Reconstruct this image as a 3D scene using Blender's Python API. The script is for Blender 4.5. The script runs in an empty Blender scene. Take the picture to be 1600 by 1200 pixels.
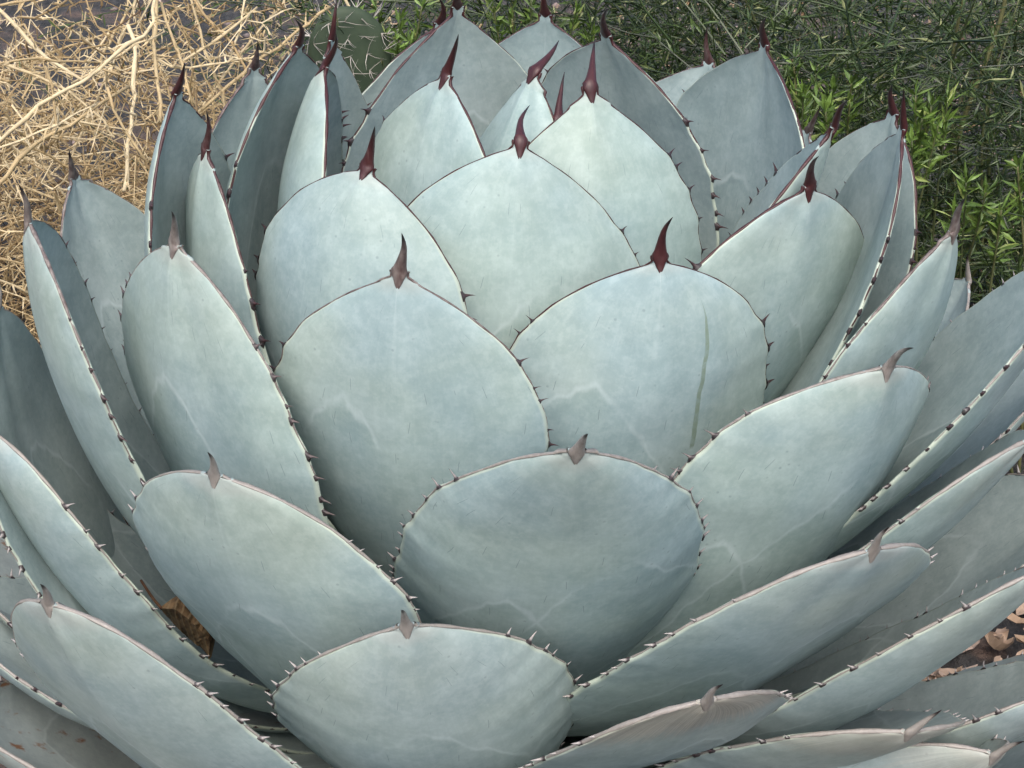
import bpy, math, random
import numpy as np
from mathutils import Vector, Matrix
from mathutils.bvhtree import BVHTree

# ------------------------------------------------------------------ camera, sky, sun, exposure
scn = bpy.context.scene
col = scn.collection
rad = math.radians
cd = bpy.data.cameras.new("camera")
cam = bpy.data.objects.new("camera", cd)
col.objects.link(cam)
CAM = Vector((-0.0088, -0.9833, 0.8510))
PITCH = 27.000
cam.location = CAM
cam.rotation_euler = (Matrix.Rotation(rad(90 - PITCH), 3, 'X') @ Matrix.Rotation(rad(3.000), 3, 'Z')).to_euler()
cd.sensor_width = 36
cd.lens = 51.750
cd.clip_start = 0.05
cd.clip_end = 500
scn.camera = cam

SUN_EL, SUN_AZ = 56, 184      # degrees; azimuth clockwise from +y (the camera looks along +y)
world = bpy.data.worlds.new("World")
scn.world = world
world.use_nodes = True
nt = world.node_tree
nt.nodes.clear()
sky = nt.nodes.new("ShaderNodeTexSky")
sky.sky_type = 'NISHITA'
sky.sun_disc = False
sky.sun_elevation = rad(SUN_EL)
sky.sun_rotation = rad(SUN_AZ)
sky.dust_density = 4.0
sky.ozone_density = 0.8
bg = nt.nodes.new("ShaderNodeBackground")
bg.inputs[1].default_value = 0.15
wo = nt.nodes.new("ShaderNodeOutputWorld")
nt.links.new(sky.outputs[0], bg.inputs[0])
nt.links.new(bg.outputs[0], wo.inputs[0])
sd = bpy.data.lights.new("sun", 'SUN')
sd.energy = 1.25
sd.angle = rad(60)
sd.color = (1.0, 0.985, 0.96)
sun = bpy.data.objects.new("sun", sd)
col.objects.link(sun)
_sv = Vector((math.sin(rad(SUN_AZ)) * math.cos(rad(SUN_EL)), math.cos(rad(SUN_AZ)) * math.cos(rad(SUN_EL)), math.sin(rad(SUN_EL))))
sun.rotation_euler = _sv.to_track_quat('Z', 'Y').to_euler()
sun.location = _sv * 6
scn.cycles.use_adaptive_sampling = True
scn.cycles.adaptive_threshold = 0.03
scn.cycles.max_bounces = 5
scn.cycles.diffuse_bounces = 3
scn.cycles.glossy_bounces = 2
scn.cycles.transmission_bounces = 2
scn.view_settings.view_transform = 'Standard'
scn.view_settings.look = 'None'
scn.view_settings.exposure = 0.69
scn.view_settings.gamma = 1.0
scn.view_settings.use_curve_mapping = False

random.seed(7)
rng = np.random.default_rng(7)

# ------------------------------------------------------------------ helpers
def tag(o, label=None, cat=None, group=None, kind=None):
    if label: o["label"] = label
    if cat: o["category"] = cat
    if group: o["group"] = group
    if kind: o["kind"] = kind
    return o

def mesh(name, verts, faces, mat=None, smooth=True):
    me = bpy.data.meshes.new(name)
    me.from_pydata([tuple(map(float, v)) for v in verts], [], [tuple(map(int, f)) for f in faces])
    if mat is not None: me.materials.append(mat)
    if smooth: me.polygons.foreach_set("use_smooth", [True] * len(me.polygons))
    me.update()
    return me

def obj(name, me, parent=None, loc=None):
    o = bpy.data.objects.new(name, me)
    col.objects.link(o)
    if parent is not None: o.parent = parent
    if loc is not None: o.location = loc
    return o

def fattr(me, name, vals):
    a = me.attributes.new(name, 'FLOAT', 'POINT')
    a.data.foreach_set("value", np.asarray(vals, dtype=np.float32))

class NT:
    """tiny node-graph helper"""
    def __init__(s, name):
        s.m = bpy.data.materials.new(name); s.m.use_nodes = True
        s.t = s.m.node_tree; s.b = s.t.nodes["Principled BSDF"]
    def n(s, typ, **kw):
        x = s.t.nodes.new(typ)
        for k, v in kw.items(): setattr(x, k, v)
        return x
    def l(s, a, b): s.t.links.new(a, b)
    def val(s, x, inp):
        if hasattr(x, "is_linked") or hasattr(x, "links"): s.l(x, inp)
        else: inp.default_value = x
    def math(s, op, a, b=0.0, c=None, clamp=False):
        x = s.n("ShaderNodeMath", operation=op); x.use_clamp = clamp
        s.val(a, x.inputs[0]); s.val(b, x.inputs[1])
        if c is not None: s.val(c, x.inputs[2])
        return x.outputs[0]
    def ramp(s, v, lo, hi, a=0.0, b=1.0, smooth=True):
        x = s.n("ShaderNodeMapRange", interpolation_type='SMOOTHSTEP' if smooth else 'LINEAR')
        s.val(v, x.inputs[0]); x.inputs[1].default_value = lo; x.inputs[2].default_value = hi
        x.inputs[3].default_value = a; x.inputs[4].default_value = b
        return x.outputs[0]
    def mix(s, f, a, b, blend='MIX'):
        x = s.n("ShaderNodeMix", data_type='RGBA', blend_type=blend)
        s.val(f, x.inputs[0])
        for k, v in ((6, a), (7, b)):
            if isinstance(v, tuple): x.inputs[k].default_value = (*v, 1)
            else: s.l(v, x.inputs[k])
        return x.outputs[2]
    def noise(s, vec, scale, detail=3, rough=.5, dist=0.0):
        x = s.n("ShaderNodeTexNoise"); x.inputs["Scale"].default_value = scale
        x.inputs["Detail"].default_value = detail; x.inputs["Roughness"].default_value = rough
        x.inputs["Distortion"].default_value = dist
        if vec is not None: s.l(vec, x.inputs["Vector"])
        return x.outputs[0]
    def attr(s, name, typ='GEOMETRY'):
        x = s.n("ShaderNodeAttribute", attribute_name=name); x.attribute_type = typ
        return x
    def coord(s, out="Object"):
        return s.n("ShaderNodeTexCoord").outputs[out]
    def vmul(s, v, sc):
        x = s.n("ShaderNodeMapping"); s.l(v, x.inputs[0]); x.inputs["Scale"].default_value = sc
        return x.outputs[0]
    def vadd(s, v, w):
        x = s.n("ShaderNodeVectorMath", operation='ADD'); s.l(v, x.inputs[0])
        s.l(w, x.inputs[1]); return x.outputs[0]
    def bump(s, h, strength, dist=.001, prev=None):
        x = s.n("ShaderNodeBump"); x.inputs["Strength"].default_value = strength; x.inputs["Distance"].default_value = dist
        s.l(h, x.inputs["Height"])
        if prev is not None: s.l(prev, x.inputs["Normal"])
        return x.outputs[0]

# ------------------------------------------------------------------ materials
def mat_leaf():
    g = NT("agave_leaf_skin")
    s = g.attr("along").outputs["Fac"]; u = g.attr("across").outputs["Fac"]; side = g.attr("side").outputs["Fac"]
    edge = g.attr("edge").outputs["Fac"]
    age = g.attr("age", 'OBJECT').outputs["Fac"]; seed = g.attr("seed", 'OBJECT').outputs["Fac"]; scar = g.attr("scar", 'OBJECT').outputs["Fac"]
    comb = g.n("ShaderNodeCombineXYZ"); g.l(seed, comb.inputs[0]); g.l(seed, comb.inputs[2])
    P = g.vadd(g.coord(), comb.outputs[0])
    nz = g.n("ShaderNodeTexNoise"); nz.inputs["Scale"].default_value = 10; nz.inputs["Detail"].default_value = 3
    g.l(P, nz.inputs["Vector"])
    rgb = g.n("ShaderNodeSeparateColor"); g.l(nz.outputs["Color"], rgb.inputs[0])
    n1, na, nb = rgb.outputs[0], rgb.outputs[1], rgb.outputs[2]
    n2 = g.noise(P, 42, 4, .62)
    adax = g.mix(g.ramp(n1, .35, .68), ADAX_A, ADAX_B)
    abax = g.mix(g.ramp(n1, .35, .66), ABAX_A, ABAX_B)
    base = g.mix(side, adax, abax)
    young = g.ramp(age, .0, .35, 1.0, 0.0)
    base = g.mix(g.math('MULTIPLY', young, g.math('MULTIPLY', side, .45)), base, (.395, .525, .47))
    old = g.ramp(age, .6, 1.0)
    base = g.mix(g.math('MULTIPLY', old, .45), base, (.385, .42, .405))
    # greenish flush below the spine on the back of the leaf
    fl = g.math('MULTIPLY', g.ramp(s, .70, .97), g.math('MULTIPLY', side, g.ramp(na, .38, .62)))
    base = g.mix(g.math('MULTIPLY', fl, .4), base, (.44, .50, .39))
    # patchy wax
    base = g.mix(g.ramp(n2, .30, .75), g.mix(1.0, base, (.855, .87, .88), 'MULTIPLY'), g.mix(.10, base, (.64, .72, .72)))
    chalk = g.noise(P, 170, 3, .7)
    base = g.mix(g.ramp(chalk, .38, .68), g.mix(1.0, base, (.93, .94, .945), 'MULTIPLY'), g.mix(.06, base, (.70, .76, .76)))
    # imprints left by the neighbouring leaves in the bud
    wob = g.math('MULTIPLY', g.math('SUBTRACT', nb, .5), .13)
    wob = g.math('ADD', wob, g.math('MULTIPLY', g.math('SUBTRACT', n2, .5), .022))
    su = g.math('MULTIPLY', g.math('SINE', g.math('MULTIPLY', seed, 7.3)), .42)
    gate = g.ramp(na, .34, .56)
    lines = None; tone = None
    scal = g.math('MULTIPLY', g.math('ABSOLUTE', g.math('SINE', g.math('MULTIPLY', g.math('ADD', u, s), 23.0))), .007)
    for (off, top, k, wdt, amt) in ((.0, .80, .42, .010, .8), (.78, .62, .45, .012, .7), (-.72, .70, .55, .010, .8), (.15, .46, .38, .013, .7), (-.4, .33, .30, .013, .6)):
        du = g.math('ABSOLUTE', g.math('ADD', g.math('ADD', u, su), -off))
        curve = g.math('SUBTRACT', top, g.math('MULTIPLY', k, g.math('POWER', du, 1.6)))
        dd = g.math('SUBTRACT', g.math('ADD', g.math('ADD', s, scal), wob), curve)
        li = g.math('MULTIPLY', g.ramp(g.math('ABSOLUTE', dd), 0.0, wdt, 1.0, 0.0), amt)
        lines = li if lines is None else g.math('MAXIMUM', lines, li)
        st = g.math('MULTIPLY', g.ramp(dd, -.004, .14, 1.0, 0.0), g.ramp(dd, -.014, .0, 0.0, 1.0))
        tone = st if tone is None else g.math('MAXIMUM', tone, st)
    lines = g.math('MULTIPLY', lines, gate)
    tone = g.math('MULTIPLY', tone, gate)
    mid = g.math('MULTIPLY', g.ramp(g.math('ABSOLUTE', g.math('ADD', u, g.math('MULTIPLY', wob, .8))), 0, .03, 1, 0),
                 g.math('MULTIPLY', g.ramp(s, .72, .95), g.ramp(nb, .40, .60)))
    lines = g.math('MAXIMUM', lines, g.math('MULTIPLY', mid, .28))
    base = g.mix(g.math('MULTIPLY', tone, .16), base, (.60, .69, .69))
    base = g.mix(g.math('MULTIPLY', lines, .36), base, (.66, .74, .73))
    # fibre streaks, specks and small scratches
    uv = g.n("ShaderNodeCombineXYZ"); g.l(g.math('ADD', u, seed), uv.inputs[0]); g.l(s, uv.inputs[1]); g.l(seed, uv.inputs[2])
    fib = g.noise(g.vmul(uv.outputs[0], (34, 2.6, 1)), 1.6, 3, .65)
    base = g.mix(g.ramp(fib, .3, .7, 0, .22), base, g.mix(1.0, base, (.80, .83, .84), 'MULTIPLY'))
    spk = g.n("ShaderNodeTexVoronoi"); spk.inputs["Scale"].default_value = 120; g.l(P, spk.inputs["Vector"])
    sp = g.math('MULTIPLY', g.ramp(spk.outputs["Distance"], .06, .16, 1, 0), g.ramp(n2, .50, .60))
    base = g.mix(g.math('MULTIPLY', sp, .32), base, (.12, .15, .15))
    scv = g.n("ShaderNodeTexVoronoi"); scv.inputs["Scale"].default_value = 1.0
    sv = g.vmul(uv.outputs[0], (9, 13, 1)); g.l(sv, scv.inputs["Vector"])
    sx = g.n("ShaderNodeSeparateXYZ")
    dv = g.n("ShaderNodeVectorMath", operation='SUBTRACT'); g.l(sv, dv.inputs[0]); g.l(scv.outputs["Position"], dv.inputs[1])
    g.l(dv.outputs[0], sx.inputs[0])
    sel = g.n("ShaderNodeSeparateColor"); g.l(scv.outputs["Color"], sel.inputs[0])
    tilt = g.math('MULTIPLY', g.math('SUBTRACT', sel.outputs[1], .5), 1.6)
    scr = g.math('MULTIPLY', g.ramp(g.math('ABSOLUTE', g.math('ADD', sx.outputs[0], g.math('MULTIPLY', sx.outputs[1], tilt))), .008, .03, 1, 0), g.ramp(g.math('ABSOLUTE', sx.outputs[1]), .09, .14, 1, 0))
    scr = g.math('MULTIPLY', scr, g.ramp(sel.outputs[0], .72, .74))
    base = g.mix(g.math('MULTIPLY', scr, .65), base, (.15, .19, .19))
    # rusty scars on the oldest, lowest leaves
    sn = g.noise(g.vmul(uv.outputs[0], (3.0, 6, 1)), 2.2, 4, .65)
    base = g.mix(g.math('MULTIPLY', scar, .30), base, (.25, .235, .22))
    base = g.mix(g.math('MULTIPLY', scar, g.ramp(sn, .58, .70)), base, (.22, .11, .06))
    # pale rim
    tipz = g.math('MULTIPLY', g.ramp(s, .965, .985), g.math('MULTIPLY', side, .35))
    base = g.mix(tipz, base, g.mix(g.ramp(age, .35, .7), (.40, .41, .36), (.43, .425, .385)))
    # a long rub mark where the wax has been scraped off
    rub = g.attr("rub", 'OBJECT').outputs["Fac"]
    rc = g.math('ADD', g.math('MULTIPLY', s, RUB[1]), RUB[2]); rc = g.math('ADD', rc, g.math('MULTIPLY', g.math('MULTIPLY', s, s), RUB[0]))
    rw = g.math('SUBTRACT', g.math('ABSOLUTE', g.math('SUBTRACT', g.math('ADD', u, g.math('MULTIPLY', g.math('SUBTRACT', n2, .5), .03)), rc)), g.ramp(s, RUB[4] - .06, RUB[4], .016, .0))
    rm = g.math('MULTIPLY', g.ramp(rw, -.004, .006, 1, 0), g.math('MULTIPLY', g.ramp(s, RUB[3], RUB[3] + .01), g.ramp(s, RUB[4] - .01, RUB[4], 1, 0)))
    base = g.mix(g.math('MULTIPLY', rub, g.math('MULTIPLY', rm, g.ramp(chalk, .3, .6, .45, .85))), base, (.19, .25, .18))
    dry = g.attr("dry", 'OBJECT').outputs["Fac"]
    dm = g.math('MULTIPLY', dry, g.ramp(g.math('ADD', s, g.math('MULTIPLY', g.math('SUBTRACT', fib, .5), .10)), .86, .93))
    base = g.mix(g.math('MULTIPLY', dm, .65), base, g.mix(g.ramp(fib, .35, .65), (.28, .225, .17), (.54, .475, .39)))
    base = g.mix(g.math('MULTIPLY', edge, .7), base, (.54, .59, .45))
    g.l(base, g.b.inputs["Base Color"])
    g.l(g.ramp(n2, .2, .8, .58, .44), g.b.inputs["Roughness"])
    g.b.inputs["Specular IOR Level"].default_value = .32
    g.l(g.bump(n2, .32, .0011), g.b.inputs["Normal"])
    return g.m

RUB = (3.790, -5.499, 2.336, 0.667, 0.932)
ADAX_A, ADAX_B = (.305, .39, .385), (.35, .425, .40)
ABAX_A, ABAX_B = (.325, .430, .430), (.372, .466, .422)

def mat_horn(name="horny_spine"):
    g = NT(name)
    age = g.attr("age", 'OBJECT').outputs["Fac"]; t = g.attr("tipward").outputs["Fac"]
    P = g.coord()
    n = g.noise(g.vmul(P, (1, 1, .35)), 260, 3, .6)
    youngc = g.mix(n, (.026, .008, .009), (.080, .020, .020))
    oldc = g.mix(n, (.185, .16, .14), (.375, .345, .31))
    c = g.mix(g.ramp(g.math('ADD', age, g.math('MULTIPLY', g.math('SUBTRACT', n, .5), .25)), .36, .66), youngc, oldc)
    c = g.mix(g.ramp(t, .62, .86), c, (.018, .010, .010))
    g.l(c, g.b.inputs["Base Color"])
    g.b.inputs["Roughness"].default_value = .42
    g.l(g.bump(n, .4, .0006), g.b.inputs["Normal"])
    return g.m

def mat_simple(name, c1, c2, scale=40, rough=.8, bump=.3, bdist=.002, stretch=(1, 1, 1), detail=4, spec=.3):
    g = NT(name)
    P = g.coord()
    n = g.noise(g.vmul(P, stretch), scale, detail, .6)
    r = g.n("ShaderNodeObjectInfo").outputs["Random"]
    c = g.mix(g.ramp(n, .3, .7), c1, c2)
    g.l(c, g.b.inputs["Base Color"])
    g.b.inputs["Roughness"].default_value = rough
    g.b.inputs["Specular IOR Level"].default_value = spec
    if bump: g.l(g.bump(n, bump, bdist), g.b.inputs["Normal"])
    return g.m

def mat_foliage(name, dark, light, warm=(.2, .18, .05)):
    g = NT(name)
    r = g.attr("rnd").outputs["Fac"]
    c = g.mix(g.ramp(r, 0, .85, smooth=False), dark, light)
    c = g.mix(g.ramp(r, .93, .95), c, warm)
    g.l(c, g.b.inputs["Base Color"])
    g.b.inputs["Roughness"].default_value = .42
    g.b.inputs["Specular IOR Level"].default_value = .5
    return g.m

M_LEAF = mat_leaf(); M_HORN = mat_horn()
M_RIM = mat_simple("leaf_rim", (.5, .55, .42), (.66, .68, .54), 90, .6)

# ------------------------------------------------------------------ agave
# name, layer (0 inner .. 1 outer), leaf parameters, spine direction, spine length
LEAVES = [
    ('F1', 0.85, (-1.726, 0.0612, 0.4391, 0.3734, 1.359, -0.1233, 0.0987, 0.6867, 0.4258, 0.6932, 1.809, 0.7811, 0.081, 0.3398, 0.0024), (-0.001, -0.589, 0.808), 0.027),
    ('F2', 0.62, (-1.487, 0.0941, 0.4776, 0.7453, 1.19, -0.0611, 0.1011, 0.7345, 0.0234, 0.6065, 2.358, 0.7728, 0.0653, 0.5277, 0.0034), (0.092, -0.648, 0.756), 0.027),
    ('F3', 0.72, (-2.114, 0.0499, 0.4694, 0.597, 1.355, 0.0393, 0.1054, 0.3683, 0.1262, 0.6526, 2.731, 0.6774, 0.074, 0.5135, 0.0021), (-0.000, -0.527, 0.850), 0.027),
    ('F4', 0.49, (-1.915, 0.141, 0.439, 0.678, 1.614, 0.162, 0.087, 0.3607, 0.0552, 0.7252, 2.755, 0.9345, 0.0516, 0.5242, 0.0066), (0.118, -0.455, 0.883), 0.033),
    ('F5', 0.55, (-2.48, 0.1013, 0.4913, 0.5456, 1.655, -0.018, 0.1005, 0.2796, 0.2365, 0.6092, 2.782, 0.7633, 0.0589, 0.5206, 0.0045), (0.167, -0.568, 0.806), 0.033),
    ('F6', 0.30, (-1.116, 0.1557, 0.4047, 0.7338, 1.71, -0.0214, 0.0984, 0.6133, -0.2875, 0.6721, 3.004, 0.7869, 0.0398, 0.5198, 0.0105), (0.084, -0.392, 0.916), 0.033),
    ('F7', 0.58, (-0.7776, 0.0737, 0.4739, 0.755, 1.361, -0.0258, 0.1103, 0.617, -0.2731, 0.6825, 2.865, 0.7472, 0.0652, 0.5019, 0.0038), (0.138, -0.697, 0.704), 0.033),
    ('F8', 0.78, (-1.029, 0.0948, 0.4492, 0.5657, 1.097, -0.0044, 0.1093, 0.1929, -0.0767, 0.5689, 2.507, 0.5796, 0.0677, 0.52, 0.0014), (0.065, -0.481, 0.874), 0.027),
    ('F9', 0.95, (-1.302, 0.079, 0.4342, 0.5538, 0.9364, -0.1293, 0.0807, 0.0713, 0.1609, 0.5698, 2.518, 0.5137, 0.0793, 0.52, 0.001), (0.119, -0.548, 0.828), 0.027),
    ('F10', 0.97, (-0.8583, 0.0612, 0.3837, 0.4324, 0.8707, -0.4174, 0.101, 0.2467, -0.1973, 0.5575, 2.393, 0.5586, 0.0827, 0.52, 0.0008), (0.457, -0.241, 0.856), 0.027),
    ('F12', 0.80, (-2.155, -0.0112, 0.5335, 0.4518, 1.237, -0.5034, 0.1004, 0.2088, 0.4801, 0.5756, 2.416, 0.5451, 0.0795, 0.5165, 0.0009), (0.039, -0.512, 0.858), 0.027),
    ('F13', 0.75, (-2.721, 0.0784, 0.4642, 0.141, 1.4, 0.0366, 0.0948, 0.796, 0.1417, 0.5611, 2.563, 0.5593, 0.0705, 0.5334, 0.001), (-0.168, -0.080, 0.983), 0.027),
    ('F14', 0.97, (-2.7, 0.0434, 0.4086, 0.1911, 0.8862, 0.021, 0.0993, 0.5704, -0.0291, 0.5514, 2.31, 0.6, 0.0804, 0.52, 0.001), (-0.574, -0.281, 0.769), 0.027),
    ('L1', 0.70, (3.445, 0.0314, 0.539, 0.2804, 1.626, -0.4062, 0.0788, 0.0615, -0.1902, 0.6301, 2.272, 0.7156, 0.076, 0.4834, 0.001), (0.039, 0.001, 0.999), 0.027),
    ('L2', 0.52, (-2.743, 0.0783, 0.5403, 0.4495, 1.561, -0.2596, 0.0905, 0.5416, 0.0601, 0.7025, 2.976, 0.678, 0.0642, 0.5107, 0.0034), (0.056, -0.458, 0.887), 0.033),
    ('L3', 0.50, (2.989, 0.1144, 0.4841, 0.4105, 1.359, -0.1137, 0.0841, 0.4664, -0.2774, 0.5622, 2.57, 0.749, 0.0514, 0.52, 0.005), (0.122, -0.565, 0.816), 0.033),
    ('L4', 0.38, (3.239, 0.1521, 0.4974, 0.4412, 1.824, -0.1335, 0.0914, 0.553, -0.2907, 0.5721, 2.577, 0.7586, 0.0479, 0.52, 0.0078), (0.353, -0.515, 0.781), 0.033),
    ('L5', 0.40, (-2.889, 0.1356, 0.4656, 0.6019, 1.716, 0.1506, 0.0911, 0.267, 0.2087, 0.584, 2.663, 0.8364, 0.0471, 0.52, 0.0084), (0.153, -0.418, 0.896), 0.033),
    ('L6', 0.45, (2.722, 0.1353, 0.4809, 0.6102, 1.703, -0.1163, 0.0951, 0.5784, -0.4743, 0.5493, 2.307, 0.9085, 0.0484, 0.52, 0.0068), (0.179, -0.632, 0.754), 0.033),
    ('L7', 0.25, (2.956, 0.175, 0.4796, 0.5113, 2.033, -0.193, 0.0957, 0.5318, -0.1419, 0.5902, 2.69, 0.7381, 0.041, 0.52, 0.0096), (0.100, -0.755, 0.648), 0.040),
    ('L8', 0.13, (3.139, 0.1992, 0.4359, 0.6016, 1.986, -0.1732, 0.092, 0.6096, 0.1778, 0.6682, 3.005, 0.7176, 0.0343, 0.52, 0.0097), (0.273, -0.666, 0.694), 0.040),
    ('L9', 0.33, (2.522, 0.1518, 0.4676, 0.7299, 1.73, 0.0095, 0.0786, 0.259, 0.1397, 0.5428, 2.337, 0.8919, 0.0409, 0.52, 0.0107), (0.120, -0.084, 0.989), 0.033),
    ('I1', 0.10, (-2.555, 0.197, 0.4139, 0.9985, 1.9, -0.0255, 0.0872, 0.2739, 0.2026, 0.5993, 2.729, 0.8288, 0.0249, 0.52, 0.0104), (0.210, -0.573, 0.792), 0.040),
    ('I2', 0.37, (-2.303, 0.1747, 0.4285, 0.6178, 1.94, -0.1391, 0.086, 0.4932, 0.4057, 0.7082, 2.939, 0.8292, 0.044, 0.5156, 0.0089), (0.152, -0.394, 0.906), 0.033),
    ('I3', 0.17, (-1.702, 0.1797, 0.411, 0.934, 1.863, -0.0929, 0.1042, 0.5986, 0.3236, 0.6179, 2.777, 0.8285, 0.0305, 0.52, 0.0108), (0.062, 0.951, 0.302), 0.040),
    ('I4', 0.08, (-1.077, 0.1971, 0.412, 1.057, 1.882, -0.031, 0.0923, 0.4814, -0.2144, 0.6094, 2.62, 0.9705, 0.0232, 0.52, 0.0113), (0.013, 0.838, 0.545), 0.040),
    ('I5', 0.04, (-2.387, 0.1918, 0.4099, 1.186, 2.027, -0.0344, 0.0822, 0.7592, -0.0144, 0.5639, 2.457, 0.8947, 0.0202, 0.52, 0.0098), (0.399, 0.858, 0.324), 0.040),
    ('I6', 0.00, (-1.071, 0.1894, 0.3822, 1.141, 1.95, 0.009, 0.078, 0.6, 0, 0.55, 2.3, 0.95, 0.0176, 0.52, 0.012), (0.114, 0.765, 0.634), 0.040),
    ('B1', 0.15, (2.155, 0.1863, 0.4398, 0.9942, 1.755, -0.0453, 0.104, 0.3657, -0.0437, 0.5897, 2.546, 0.9345, 0.0286, 0.52, 0.013), (-0.010, -0.720, 0.693), 0.040),
    ('B1b', 0.35, (1.993, 0.1562, 0.4592, 0.7987, 1.639, -0.0735, 0.1031, 0.437, -0.2772, 0.5842, 2.585, 0.859, 0.0416, 0.52, 0.0095), (0.025, -0.644, 0.764), 0.033),
    ('B2', 0.30, (1.559, 0.1671, 0.4513, 0.8861, 1.603, -0.0288, 0.1044, 0.4278, -0.0982, 0.5967, 2.666, 0.8335, 0.0382, 0.52, 0.0107), (0.001, -0.562, 0.827), 0.033),
    ('B3', 0.08, (0.9257, 0.2064, 0.4179, 0.9212, 1.999, 0.085, 0.0937, 0.05, -0.1615, 0.6394, 2.771, 0.9098, 0.0253, 0.52, 0.012), (-0.066, -0.765, 0.641), 0.040),
    ('B4', 0.25, (0.3754, 0.1808, 0.4504, 0.8776, 1.653, 0.0606, 0.1016, 0.3205, 0.0504, 0.6802, 3.004, 0.8472, 0.0365, 0.52, 0.0117), (-0.152, -0.754, 0.639), 0.040),
    ('B5', 0.42, (0.9629, 0.146, 0.4572, 0.7813, 1.463, 0.0742, 0.1106, 0.4018, 0.2312, 0.6019, 2.709, 0.7732, 0.0457, 0.52, 0.0065), (-0.164, -0.262, 0.951), 0.033),
    ('B6', 0.48, (0.6294, 0.1273, 0.4474, 0.7215, 1.387, -0.0088, 0.1026, 0.6118, 0.0453, 0.5678, 2.469, 0.883, 0.0487, 0.52, 0.0061), (0.097, -0.554, 0.827), 0.033),
    ('R1', 0.20, (-0.3292, 0.1741, 0.4399, 1.06, 1.298, 0.0374, 0.0916, 0.6416, 0.0316, 0.578, 2.542, 0.9208, 0.0303, 0.52, 0.0124), (-0.008, -0.762, 0.647), 0.040),
    ('R2', 0.34, (0.0664, 0.1614, 0.465, 0.7336, 1.472, 0.166, 0.089, 0.1227, 0.3615, 0.591, 2.728, 0.8136, 0.0409, 0.52, 0.0113), (-0.295, -0.574, 0.763), 0.033),
    ('R3', 0.30, (-0.2326, 0.1665, 0.4687, 0.7536, 1.476, 0.1128, 0.0898, 0.2419, 0.2007, 0.5755, 2.595, 0.8126, 0.0383, 0.52, 0.0107), (-0.225, -0.408, 0.885), 0.033),
    ('R5', 0.27, (-0.4933, 0.1741, 0.4183, 0.8033, 1.528, -0.2069, 0.1066, 0.2707, -0.4143, 0.6035, 2.7, 0.7664, 0.0344, 0.5191, 0.0095), (-0.081, -0.711, 0.698), 0.040),
    ('R6', 0.50, (-0.4034, 0.1282, 0.4789, 0.6474, 1.449, -0.071, 0.0994, 0.3299, -0.2801, 0.5602, 2.448, 0.8243, 0.0515, 0.52, 0.005), (-0.042, -0.514, 0.856), 0.033),
    ('R7', 0.62, (0.2793, 0.0908, 0.4519, 0.447, 1.186, -0.0065, 0.0959, 0.5038, -0.0575, 0.5264, 1.999, 0.5657, 0.0574, 0.52, 0.0045), (-0.264, -0.262, 0.928), 0.027),
    ('R8', 0.65, (-0.3201, 0.113, 0.5115, 0.681, 1.167, 0.0784, 0.0971, 0.4957, 0.0219, 0.5817, 2.611, 0.6533, 0.0628, 0.52, 0.002), (0.384, -0.105, 0.917), 0.027),
    ('R9', 0.72, (-0.0336, 0.0986, 0.4608, 0.5546, 0.9709, -0.0443, 0.0972, 0.6465, 0.0013, 0.5503, 2.312, 0.6348, 0.0641, 0.52, 0.001), (0.568, -0.036, 0.822), 0.027),
    ('R10', 0.75, (-0.5616, 0.0773, 0.4589, 0.664, 1.089, 0.0703, 0.0919, 0.4191, -0.1515, 0.5708, 2.424, 0.5631, 0.0692, 0.5198, 0.001), (0.408, -0.230, 0.884), 0.027),
    ('R11', 0.85, (-0.2209, 0.0689, 0.4276, 0.3396, 0.9973, 0.0006, 0.1007, 0.6426, 0.0817, 0.5539, 2.331, 0.6002, 0.0733, 0.52, 0.001), (0.536, -0.120, 0.836), 0.027),
    ('R12', 0.87, (-0.6982, 0.0372, 0.4762, 0.5366, 1.091, 0.2301, 0.0855, 0.5902, -0.241, 0.5858, 1.899, 0.6925, 0.0814, 0.4938, 0.0013), (0.401, -0.240, 0.884), 0.027),
    ('R13', 0.97, (-0.4936, 0.0329, 0.4267, 0.1583, 0.985, 0.017, 0.0914, 0.6822, -0.2993, 0.5781, 2.521, 0.5802, 0.0823, 0.52, 0.001), (0.498, -0.260, 0.828), 0.027),
    ('F11', 1.00, (-0.758, 0.0408, 0.4042, 0.1869, 1.007, -0.0781, 0.091, 0.8107, -0.4639, 0.5407, 2.22, 0.5687, 0.0841, 0.52, 0.001), (0.373, -0.445, 0.814), 0.027),
    ('F15', 1.12, (-2.473, 0.0253, 0.4085, 0.1098, 0.9585, -0.01, 0.098, 0.6, 0, 0.55, 2.3, 0.6, 0.0921, 0.52, 0.001), (-0.460, -0.359, 0.812), 0.027),
    ('F17', 0.90, (-2.903, 0.0502, 0.4135, 0.1845, 0.8516, 0.0369, 0.098, 0.6, 0, 0.55, 2.3, 0.6, 0.0761, 0.52, 0.001), (-0.642, -0.173, 0.747), 0.027),
    ('F18', 1.10, (-1.771, 0.0365, 0.4201, 0.1942, 1.127, 0.0237, 0.098, 0.6, 0, 0.55, 2.3, 0.6, 0.0911, 0.52, 0.001), (-0.080, -0.432, 0.898), 0.027),
    ('F19', 1.12, (-1.378, 0.0353, 0.4212, 0.1969, 1.153, -0.0452, 0.098, 0.6, 0, 0.55, 2.3, 0.6, 0.0925, 0.52, 0.001), (0.067, -0.411, 0.909), 0.027),
    ('R14', 1.05, (-0.4218, 0.018, 0.409, -0.027, 0.9321, -0.0179, 0.0904, 0.3774, -0.3485, 0.5421, 2.238, 0.6089, 0.0869, 0.52, 0.001), (0.550, -0.255, 0.796), 0.027),
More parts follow.
